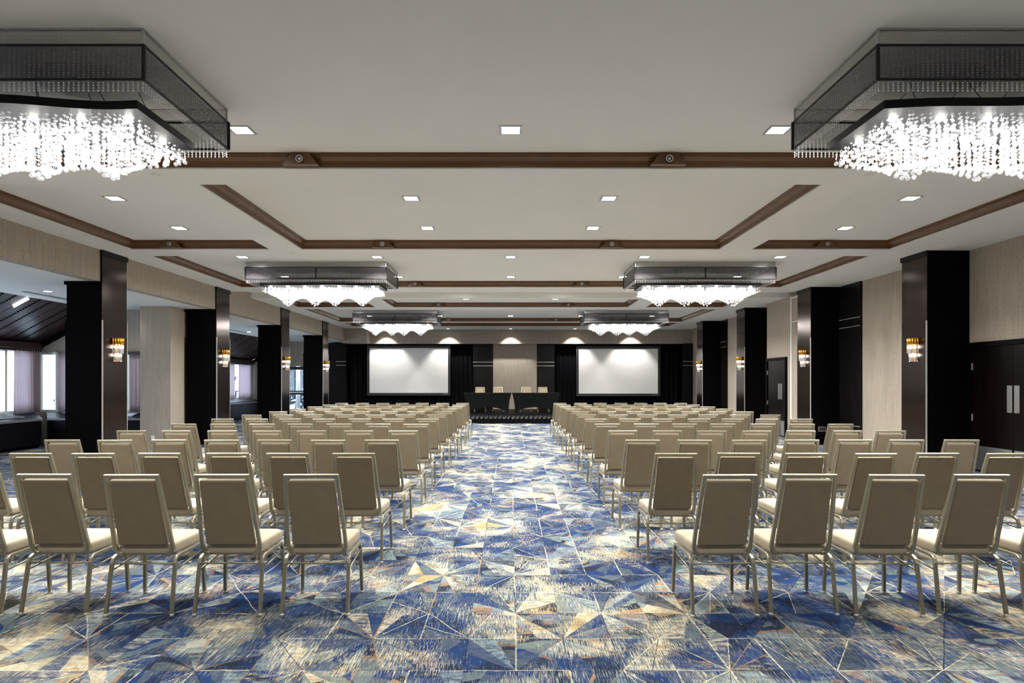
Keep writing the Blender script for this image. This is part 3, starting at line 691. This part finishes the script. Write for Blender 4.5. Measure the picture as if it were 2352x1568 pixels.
def table(cx, label, clab):
    W_, D_ = 0.90, 0.36; y = 24.75
    e = empty('folding_table', (cx, y, ZT)); tag(e, label, 'table', 'stage tables')
    box('tabletop', M['charcoal'], -W_+0.01, W_-0.01, -D_+0.01, D_-0.01, 0.70, 0.735, parent=e)
    for sx in (-1, 1):
        for sy in (-1, 1):
            MB().cyl((sx*0.70, sy*0.26, 0), (sx*0.72, sy*0.28, 0.70), 0.014, seg=8).obj('leg', M['steel'], e)
        MB().cyl((sx*0.70, -0.26, 0.12), (sx*0.70, 0.26, 0.12), 0.010, seg=6).obj('crossbar', M['steel'], e)
    # stretch cover: four concave walls ending in points at the feet
    m = MB(); NU, NV = 24, 10; base = 0.003; th = 0.74
    m.box(-W_, W_, -D_, D_, th-0.004, th)
    def side(p0, p1, q0, q1):
        vs = []
        for v in range(NV+1):
            for u in range(NU+1):
                s_ = u/NU; arch = 0.21*math.sin(PI*min(1, max(0, s_)))**0.7
                zb = base+arch*1.0; f = v/NV; z = th-(th-zb)*f
                g = ((th-z)/th); ease = 1-(1-g)**2.2
                top = Vector(p0).lerp(Vector(p1), s_); bot = Vector(q0).lerp(Vector(q1), s_)
                p = top.lerp(bot, ease); vs.append((p.x, p.y, z))
        m.add(vs, [(a*(NU+1)+b, a*(NU+1)+b+1, (a+1)*(NU+1)+b+1, (a+1)*(NU+1)+b) for a in range(NV) for b in range(NU)], True)
    a, b, c_, d_ = (-W_, -D_, 0), (W_, -D_, 0), (W_, D_, 0), (-W_, D_, 0)
    i_, k_ = 0.79, 0.31
    A, B, C_, D2 = (-i_, -k_, 0), (i_, -k_, 0), (i_, k_, 0), (-i_, k_, 0)
    side(a, b, A, B); side(b, c_, B, C_); side(c_, d_, C_, D2); side(d_, a, D2, A)
    o = m.obj('tablecloth', M['black_cloth']); o.location = (cx, y, ZT); tag(o, clab, 'tablecloth', 'stretch covers on the stage tables')
table(-0.87, 'folding table on the stage under the left black cover', 'black stretch cover on the stage table left of the gap')
table(0.95, 'folding table on the stage under the right black cover', 'black stretch cover on the stage table right of the gap')

# ---------------------------------------------------------------- chairs
def chair_proto():
    e = empty('banquet_chair')
    cm, fb = M['chair_metal'], M['fabric']
    # seat cushion: rounded loft, narrower at the back
    m = MB(); rings = []
    for hw, z, r, cr in ((0.190, 0.386, 0.03, 0), (0.200, 0.390, 0.04, 0), (0.203, 0.405, 0.04, 0), (0.204, 0.436, 0.04, 0), (0.202, 0.450, 0.04, 0.0), (0.196, 0.458, 0.04, 0.0), (0.184, 0.463, 0.04, 0.002), (0.12, 0.468, 0.04, 0.005), (0.04, 0.470, 0.02, 0.006)):
        hd = 0.215*(hw/0.203)
        R = rrect(hw, hd, min(r, hw*0.8), z, 4, 0, 0.055)
        rings.append([Vector((p.x*(0.94+0.14*(p.y+0.16)), p.y, p.z+cr)) for p in R])
    m.loft(rings); m.obj('seat', M['seat_fabric_lit'], e)
    # welt line under the cushion + underside pan
    box('seat_pan', cm, -0.165, 0.165, -0.13, 0.23, 0.376, 0.386, parent=e)
    # back: frame leans from z=.385,y=-.15 to z=.955,y=-.325
    al = math.atan2(0.17, 0.56); up = Vector((0, -math.sin(al), math.cos(al))); nb = Vector((0, math.cos(al), math.sin(al)))
    o0 = Vector((0, -0.158, 0.400))
    P = lambda x, h: o0+Vector((x, 0, 0))+up*h
    path = [(-0.145, -0.008), (-0.170, -0.004), (-0.184, 0.012), (-0.191, 0.045), (-0.186, 0.20), (-0.1655, 0.559), (0.1655, 0.559), (0.186, 0.20), (0.191, 0.045), (0.184, 0.012), (0.170, -0.004), (0.145, -0.008)]
    MB().bar([P(x, h) for x, h in path], 0.022, 0.024, nb).obj('back_frame', cm, e, 0.003)
    m = MB(); rings = []
    def crs(hx, h0, h1, r, off, tp):
        pts = []
        for p in rrect(hx, (h1-h0)/2, r, 0, 3): 
            hh = p.y+(h0+h1)/2; k = 1+tp*(1-(hh-h0)/(h1-h0)); pts.append(P(p.x*k, hh)+nb*off)
        return pts
    for ins, off in ((0.010, -0.013), (0.003, -0.011), (0.0, -0.005), (0.0, 0.02), (0.006, 0.034), (0.022, 0.041), (0.06, 0.044)):
        rings.append(crs(0.1475-ins, 0.060+ins, 0.530-ins, 0.010, off, 0.10))
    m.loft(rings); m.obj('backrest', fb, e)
    # legs: each side one bent tube split into rear and front leg
    foot = MB().cyl((0, 0, 0), (0, 0, 0.018), 0.017, 0.013, 10).mesh('glide', M['glide'])
    for sx in (-1, 1):
        rear = [(0.2165, -0.235, 0.016), (0.209, -0.178, 0.333), (0.207, -0.166, 0.360), (0.205, -0.145, 0.372), (0.2045, -0.12, 0.375), (0.204, 0.03, 0.375)]
        front = [(0.204, 0.03, 0.375), (0.2045, 0.175, 0.375), (0.205, 0.20, 0.371), (0.206, 0.214, 0.356), (0.2075, 0.221, 0.333), (0.2165, 0.235, 0.016)]
        for pth, fp in ((rear, rear[0]), (front, front[-1])):
            lg = MB().bar([(sx*a, b, c) for a, b, c in pth], 0.023, 0.023, (1, 0, 0)).obj('leg', cm, e, 0.004)
            g = bpy.data.objects.new('glide', foot); COL.objects.link(g); g.parent = lg; g.location = (sx*fp[0], fp[1], 0)
        MB().cyl((sx*0.210, -0.193, 0.285), (sx*0.209, 0.223, 0.325), 0.0065, seg=8).obj('stretcher', cm, e)
    MB().cyl((-0.209, -0.180, 0.333), (0.209, -0.180, 0.333), 0.0065, seg=8).obj('stretcher', cm, e)
    return e
proto = chair_proto()
ORD = ('first', 'second', 'third', 'fourth', 'fifth', 'sixth', 'seventh')
ROWS = ('nearest', 'second nearest', 'third nearest', 'fourth nearest', 'fifth nearest', 'sixth nearest', 'sixth furthest', 'fifth furthest', 'fourth furthest', 'third furthest', 'second furthest', 'furthest')
R1 = 4.555; DR = 1.243
used = [False]
def put_chair(x, y, z, rz, label, group):
    o = proto if not used[0] else copy_tree(proto); used[0] = True
    o.location = (x, y, z); o.rotation_euler = (0, 0, rz); tag(o, label, 'chair', group); return o
rc = random.Random(11)
rowx = {(-1, 0): [-1.303, -1.875, -2.455, -3.02, -3.59], (1, 0): [1.395, 1.945, 2.50, 3.06, 3.62],
        (-1, 1): [-1.32, -1.87, -2.40, -2.94, -3.49, -4.03, -4.52], (1, 1): [1.375, 1.93, 2.48, 3.05, 3.60, 4.16]}
for r in range(12):
    for side in (-1, 1):
        xs = rowx.get((side, r)) or [side*(1.325+0.03*(side > 0))+side*0.549*c for c in range(7)]
        for c, x in enumerate(xs):
            y = R1+DR*r+rc.uniform(-0.02, 0.02)
            lab = 'beige banquet chair, %s from the aisle, in the %s row %s of the aisle' % (ORD[c], ROWS[r], 'left' if side < 0 else 'right')
            put_chair(x+rc.uniform(-0.012, 0.012), y, 0, rc.uniform(-0.03, 0.03), lab, 'banquet chairs %s of the aisle' % ('left' if side < 0 else 'right'))
for q, (x, lab) in enumerate(((-1.20, 'beige chair at the outer end of the left stage table'), (-0.49, 'beige chair behind the left stage table, nearer the gap'), (0.60, 'beige chair behind the right stage table, nearer the gap'), (1.27, 'beige chair at the outer end of the right stage table'))):
    put_chair(x, 25.55, ZT, PI+rc.uniform(-0.06, 0.06), lab, 'chairs behind the stage tables')

# ---------------------------------------------------------------- chandeliers
CW, CD = 2.88, 1.36      # overall width and depth
def strand_mesh(L, rnd, m=None, ox=0, oy=0):
    own = m is None; m = m or MB()
    w = 0.0011
    m.add([(ox-w, oy-w, 0), (ox+w, oy-w, 0), (ox, oy+w, 0), (ox-w, oy-w, -L), (ox+w, oy-w, -L), (ox, oy+w, -L)], [(0, 1, 4, 3), (1, 2, 5, 4), (2, 0, 3, 5)])
    z = -0.03-rnd.uniform(0, 0.02)
    while z > -L+0.045:
        m.ball((ox, oy, z), 0.0135, 6, 3, 0.5); z -= rnd.uniform(0.026, 0.042)
    m.ball((ox, oy, -L), 0.0185, 7, 5)
    return m
def strand_len(u, v):
    """u 0..1 along the width, v -1..1 across: four hanging lobes"""
    L = 0.11+0.03*math.sin(u*PI)
    for c, w, a in ((0.17, 0.10, 0.20), (0.41, 0.085, 0.19), (0.59, 0.085, 0.19), (0.83, 0.10, 0.20)):
        d = ((u-c+0.05*v)/w)**2+(v/0.75)**2; L += a*math.exp(-d*1.1)+0.05*math.exp(-d*7)
    return L
def grid():
    out = []; rg = random.Random(5)
    NX, NY = 46, 13
    for a in range(NX):
        for b in range(NY):
            u = (a+0.5+rg.uniform(-0.3, 0.3))/NX; v = ((b+0.5+rg.uniform(-0.3, 0.3))/NY)*2-1
            out.append(((u-0.5)*2.42, v*0.47, strand_len(u, v)))
    return out
GRID = grid()
TRZ = 3.54-ZU
def tray_outline(s=1.0):
    pts = []; n = 24
    for q in range(n+1):
        u = q/n; pts.append((( u-0.5)*2.50*s, -(0.43+0.09*math.sin(u*PI)**2+0.025*math.sin(u*4*PI))*s))
    for q in range(n+1):
        u = 1-q/n; pts.append(((u-0.5)*2.50*s, (0.43+0.09*math.sin(u*PI)**2+0.025*math.sin(u*4*PI))*s))
    return pts
def bead_mesh():
    m = MB(); hx, hy = CW/2-0.012, CD/2-0.012
    def colm(x, y):
        z = -0.145
        while z > -0.435: m.ball((x, y, z), 0.0066, 6, 4); z -= 0.0178
    n = int(2*hx/0.034)
    for q in range(n+1):
        x = -hx+2*hx*q/n; colm(x, -hy); colm(x, hy)
    n = int(2*hy/0.034)
    for q in range(1, n):
        y = -hy+2*hy*q/n; colm(-hx, y); colm(hx, y)
    return m.mesh('bead_strings', M['bead'])
BEADS = bead_mesh()
far_m = MB(); rs = random.Random(9)
for x, y, L in GRID: strand_mesh(L, rs, far_m, x, y)
FAR_STR = far_m.mesh('crystal_strands', M['crystal'])
lens_set = [0.11+0.02*k for k in range(16)]
STR = [strand_mesh(L, random.Random(int(L*1000)), None).mesh('crystal_strand', M['crystal']) for L in lens_set]
def ring_box(m, hx, hy, t, z0, z1):
    m.box(-hx, hx, -hy, -hy+t, z0, z1).box(-hx, hx, hy-t, hy, z0, z1).box(-hx, -hx+t, -hy+t, hy-t, z0, z1).box(hx-t, hx, -hy+t, hy-t, z0, z1)
def link(name, me, parent, loc=(0, 0, 0)):
    o = bpy.data.objects.new(name, me); COL.objects.link(o); o.parent = parent; o.location = loc; return o
def sheet(hx, hy, z0, z1):
    m = MB()
    for a, b in (((-hx, -hy), (hx, -hy)), ((hx, -hy), (hx, hy)), ((hx, hy), (-hx, hy)), ((-hx, hy), (-hx, -hy))):
        m.quad((*a, z0), (*b, z0), (*b, z1), (*a, z1))
    return m
_c = {}
def chand_meshes():
    hx, hy = CW/2, CD/2
    _c['mesh_band'] = sheet(hx-0.012, hy-0.012, -0.108, -0.012).mesh('mesh_band', M['grille'])
    _c['fabric_band'] = sheet(hx, hy, -0.36, -0.118).mesh('fabric_band', M['sheer_black'])
    m = MB(); ring_box(m, hx-0.004, hy-0.004, 0.014, -0.012, 0.0); ring_box(m, hx-0.004, hy-0.004, 0.012, -0.118, -0.106)
    for sx in (-1, 1):
        for sy in (-1, 1): m.box(sx*(hx-0.012)-0.008, sx*(hx-0.012)+0.008, sy*(hy-0.012)-0.008, sy*(hy-0.012)+0.008, -0.12, 0)
    _c['top_frame'] = m.mesh('top_frame', M['steel'])
    m = MB(); ring_box(m, hx+0.004, hy+0.004, 0.010, -0.368, -0.350); ring_box(m, hx+0.003, hy+0.003, 0.008, -0.128, -0.112)
    for sx in (-1, 0, 1):
        for sy in (-1, 1): m.box(sx*hx-0.012, sx*hx+0.012, sy*hy-0.009, sy*hy+0.009, -0.362, -0.118)
    _c['band_frame'] = m.mesh('band_frame', M['black_metal'])
    _c['canopy'] = MB().box(-hx+0.03, hx-0.03, -hy+0.03, hy-0.03, -0.010, -0.002).mesh('canopy', M['mirror'])
    m = MB()
    for cx in (-0.7, 0.7):
        R = [[Vector((cx+0.52*math.cos(2*PI*q/28)*s, 0.36*math.sin(2*PI*q/28)*s, z)) for q in range(28)] for s, z in ((1.0, -0.010), (1.0, -0.07), (0.94, -0.08))]
        m.loft(R, smooth=False)
    _c['driver_box'] = m.mesh('driver_box', M['mirror'])
    T = tray_outline(); n = len(T)
    m = MB(); m.loft([[Vector((x, y, TRZ)) for x, y in T], [Vector((x, y, TRZ+0.062)) for x, y in T]], smooth=False)
    _c['tray'] = m.mesh('tray', M['charcoal'])
    _c['bulb'] = MB().cyl((0, 0, -0.012), (0, 0, 0.0), 0.024, 0.028, 12).mesh('bulb', M['bulb'])
chand_meshes()
def chandelier(x, y, label, near):
    e = empty('crystal_chandelier', (x, y, ZU)); tag(e, label, 'chandelier', 'crystal chandeliers')
    link('top_frame', _c['top_frame'], e); link('mesh_band', _c['mesh_band'], e); link('fabric_band', _c['fabric_band'], e); link('band_frame', _c['band_frame'], e)
    cn = link('canopy', _c['canopy'], e); link('driver_box', _c['driver_box'], cn)
    tag(link('bead_strings', BEADS, e), kind='stuff')
    tr = link('tray', _c['tray'], e)
    for q in range(7):
        for s in (-1, 1):
            link('bulb', _c['bulb'], tr, (-1.08+q*0.36, s*0.24, TRZ))
    for q in range(5):
        for s in (-1, 1):
            x0 = -1.0+q*0.5
            MB().cyl((x0*0.82+0.1*s, s*0.16, -0.07), (x0, s*0.40, TRZ+0.06), 0.003, seg=5).obj('cable', M['black_metal'], e)
    if near:
        idx = sorted(range(len(GRID)), key=lambda q: (GRID[q][1] > -0.02, abs(GRID[q][0]+(0.5 if x > 0 else -0.5))))
        # the 300 strands that show largest are parts, the rest one joined part
        sel = set(idx[:290]); rest = MB(); rr = random.Random(4)
        for q, (a, b, L) in enumerate(GRID):
            if q in sel: link('crystal_strand', STR[min(15, max(0, round((L-0.11)/0.02)))], e, (a, b, TRZ))
            else: strand_mesh(L, rr, rest, a, b)
        o = link('crystal_strands', rest.mesh('crystal_strands', M['crystal']), e, (0, 0, TRZ)); tag(o, kind='stuff')
    else:
        tag(link('crystal_strands', FAR_STR, e, (0, 0, TRZ)), kind='stuff')
    for q in range(7):
        for s in (-1, 1): lamp('AREA', 'lamp', (-1.08+q*0.36, s*0.24, TRZ-0.016), P_CHAND/14, e, shape='DISK', size=0.05)
    return e
for y, nm in ((5.2, 'nearest'), (14.02, 'middle'), (23.1, 'furthest')):
    for sg, sd in ((-1, 'left'), (1, 'right')):
        chandelier(sg*3.98, y, '%s rectangular crystal chandelier with black band on the %s' % (nm, sd), nm == 'nearest')

# ---------------------------------------------------------------- square downlights
DLM = {}
m = MB(); ring_box(m, 0.11, 0.11, 0.024, -0.008, 0.0); ring_box(m, 0.09, 0.09, 0.006, 0.0, 0.0005); DLM['trim'] = m.mesh('trim_ring', M['steel'])
DLM['lens'] = MB().quad((-0.088, -0.088, -0.003), (-0.088, 0.088, -0.003), (0.088, 0.088, -0.003), (0.088, -0.088, -0.003)).mesh('lens', M['lens'])
def downlight(x, y, label, z=ZU, power=P_DOWN):
    e = empty('square_downlight', (x, y, z)); tag(e, label, 'ceiling light', 'square downlights')
    link('trim_ring', DLM['trim'], e); link('lens', DLM['lens'], e)
    lamp('AREA', 'lamp', (0, 0, -0.012), power, e, shape='SQUARE', size=0.16, spread=2.25)
POS3 = ('left', 'centre', 'right')
for x, p in ((-2.62, 'between the nearest left chandelier and the aisle'), (0, 'over the aisle between the nearest chandeliers'), (2.6, 'between the nearest right chandelier and the aisle'), (-5.3, 'left of the nearest left chandelier'), (5.3, 'right of the nearest right chandelier')):
    downlight(x, 6.356, 'square downlight %s' % p)
for y, yn in ((8.73, 'nearer'), (10.42, 'further')):
    for x, p in ((-5.29, 'left panel'), (-1.33, 'centre panel, left of the aisle'), (1.31, 'centre panel, right of the aisle'), (5.34, 'right panel')):
        downlight(x, y, '%s square downlight in the divided coffer, %s' % (yn, p))
for y, yn in ((12.85, 'before'), (15.3, 'behind')):
    for x, p in ((-5.28, 'outer left'), (-2.63, 'inner left'), (0, 'middle'), (2.63, 'inner right'), (5.3, 'outer right')):
        downlight(x, y, '%s square downlight just %s the middle chandeliers' % (p, yn))
for x, p in ((-5.3, 'outer left'), (-1.33, 'inner left'), (1.33, 'inner right'), (5.3, 'outer right')): downlight(x, 17.6, '%s square downlight in the plain ceiling slot' % p)
for x, p in ((-5.3, 'outer left'), (-1.33, 'inner left'), (1.33, 'inner right'), (5.3, 'outer right')): downlight(x, 19.4, '%s square downlight in the narrow divided coffer' % p)
for y, yn in ((21.9, 'before'), (24.5, 'behind')):
    for x, p in ((-5.3, 'outer left'), (-2.67, 'inner left'), (0, 'middle'), (2.65, 'inner right'), (5.3, 'outer right')):
        downlight(x, y, '%s square downlight just %s the furthest chandeliers' % (p, yn))
for x, p in ((-5.3, 'outer left'), (-1.33, 'inner left'), (1.33, 'inner right'), (5.3, 'outer right')): downlight(x, 1.3, '%s added square fill light in the coffer over the camera' % p, power=P_DOWN*0.8)  # added fill lamps, out of view, to brighten the nearest chair backs
# wall washers before the stage header
for x, p in ((-5.55, 'outermost left'), (-2.75, 'second from the left'), (0, 'middle'), (2.82, 'second from the right'), (5.35, 'outermost right')):
    e = empty('wall_washer', (x, 28.68, ZS)); tag(e, '%s round wall washer in the soffit before the stage header' % p, 'ceiling light', 'wall washers before the stage')
    ro = [Vector((0.075*math.cos(a*PI/8), 0.075*math.sin(a*PI/8), 0)) for a in range(16)]
    MB().loft([ro, [q+Vector((0, 0, -0.008)) for q in ro], [q*0.84+Vector((0, 0, -0.008)) for q in ro]], smooth=False, caps=False).obj('trim_ring', M['steel'], e)
    MB().add([q*0.84+Vector((0, 0, -0.004)) for q in ro], [tuple(reversed(range(16)))]).obj('lens', M['lens'], e)
    lamp('SPOT', 'lamp', (0, 0, -0.03), P_SPOT, e, rot=(0.30, 0, 0), spot_size=1.5, spot_blend=0.5, shadow_soft_size=0.04)
# gimbal fittings on walnut blocks on the crown moulding
blk = MB()
prof = [(-0.19, 0.0), (-0.15, 0.05), (-0.11, 0.10), (-0.10, 0.13), (0.10, 0.13), (0.11, 0.10), (0.15, 0.05), (0.19, 0.0)]
blk.add([(x, -0.11, z) for x, z in prof]+[(x, 0.0, z) for x, z in prof], [tuple(range(8)), tuple(range(15, 7, -1))]+[(q, 8+q, 8+(q+1) % 8, (q+1) % 8) for q in range(8)])
BLK = blk.mesh('mount_block', M['moulding'])
rg_ = MB(); rr_ = [Vector((0.038*math.cos(q*PI/8), 0, 0.038*math.sin(q*PI/8))) for q in range(16)]
rg_.loft([[p for p in rr_], [p+Vector((0, -0.03, 0)) for p in rr_], [p*0.8+Vector((0, -0.03, 0)) for p in rr_], [p*0.78+Vector((0, -0.008, 0)) for p in rr_]], smooth=False, caps=False)
RNG = rg_.mesh('gimbal_ring', M['chrome']); HUB = MB().cyl((0, 0, 0), (0, -0.022, 0), 0.022, 0.018, 10).mesh('gimbal_head', M['steel'])
BN = {7.084: 'first', 11.42: 'second', 16.05: 'third', 20.4: 'fourth', 25.37: 'fifth'}
for yb, xs in ((7.084, (-2.25, 1.69)), (11.42, (-5.9, -2.22, 1.75, 5.48)), (16.05, (-2.33, 1.73)), (20.4, (-2.25, 1.79)), (25.37, (-2.41, 1.75))):
    for x in xs:
        e = empty('gimbal_spotlight', (x, yb, ZS+0.016)); nm = 'outer ' if abs(x) > 5 else ''
        tag(e, 'chrome gimbal spotlight on a walnut block, %s%s side, %s cross beam' % (nm, 'left' if x < 0 else 'right', BN[yb]), 'spotlight', 'gimbal spotlights on the cross beams')
        b_ = link('mount_block', BLK, e, (0, 0, 0.0)); g_ = link('gimbal_ring', RNG, e, (0, -0.11, 0.052)); link('gimbal_head', HUB, g_, (0, -0.004, 0))
# sprinkler cover plates
SPM = MB().cyl((0, 0, -0.012), (0, 0, 0), 0.045, 0.05, 16, False).mesh('sprinkler_plate', M['white_trim'])
for x, y, p in ((-3.96, 7.29, 'on the first cross beam, left'), (4.0, 7.29, 'on the first cross beam, right'), (-3.94, 11.75, 'on the second cross beam, left'), (4.0, 11.75, 'on the second cross beam, right'),
             (-4.05, 20.65, 'on the fourth cross beam, left'), (4.06, 20.65, 'on the fourth cross beam, right'), (7.36, 9.55, 'above the nearest right door'), (7.4, 14.1, 'between the first two right pillars'), (7.2, 23.2, 'before the fourth right pillar')):
    o = bpy.data.objects.new('sprinkler_plate', SPM); COL.objects.link(o); o.location = (x, y, ZS); tag(o, 'small round sprinkler plate %s' % p, 'sprinkler', 'sprinkler plates')

# ---------------------------------------------------------------- sconces on the pillars
SC = {'gold': MB().cyl((0, 0, 0), (0, 0, 0.115), 0.021, seg=10).mesh('brass_tube', M['gold']),
      'up': MB().cyl((0, 0, 0), (0, 0, 0.16), 0.017, seg=8, smooth=False).mesh('upper_rod', M['crystal']),
      'lo': MB().cyl((0, 0, 0), (0, 0, 0.13), 0.017, 0.017, seg=8, smooth=False).cyl((0, 0, -0.01), (0, 0, 0), 0.009, 0.017, 8, False).mesh('lower_rod', M['crystal']),
      'plate': MB().box(-0.02, 0, -0.05, 0.05, 0.0, 0.40).mesh('backplate', M['gold']),
      'bulb': MB().ball((0, 0, 0), 0.016, 8, 5).mesh('bulb', M['small_bulb'])}
def sconce(side, k):
    y = PY[k]+0.31; x = side*(FX[side, k]-0.012)
    e = empty('wall_sconce', (x, y, 1.90), 0 if side < 0 else PI)
    tag(e, 'brass and crystal rod sconce on the %s pillar along the %s side' % (('nearest', 'second', 'third', 'fourth')[k], 'right' if side > 0 else 'left'), 'sconce', 'wall sconces on the pillars')
    link('backplate', SC['plate'], e, (0.02, 0, 0))
    for q in range(9):
        a = PI*(q/8)-PI/2; R_ = 0.105
        px, py = 0.02+0.10*math.cos(a), R_*math.sin(a)
        link('brass_tube', SC['gold'], e, (px, py, 0.31)); link('upper_rod', SC['up'], e, (px, py, 0.15))
    for q in range(7):
        a = PI*(q/6)-PI/2; link('lower_rod', SC['lo'], e, (0.02+0.070*math.cos(a), 0.070*math.sin(a), 0.015))
    for z in (0.275, 0.125):
        for yy in (-0.045, 0.045): link('bulb', SC['bulb'], e, (0.05, yy, z))
    lamp('POINT', 'lamp', (0.06, 0, 0.27), P_SCONCE, e, shadow_soft_size=0.03); lamp('POINT', 'lamp', (0.05, 0, 0.12), P_SCONCE, e, shadow_soft_size=0.03)
for k in range(4):
    for side in (-1, 1): sconce(side, k)
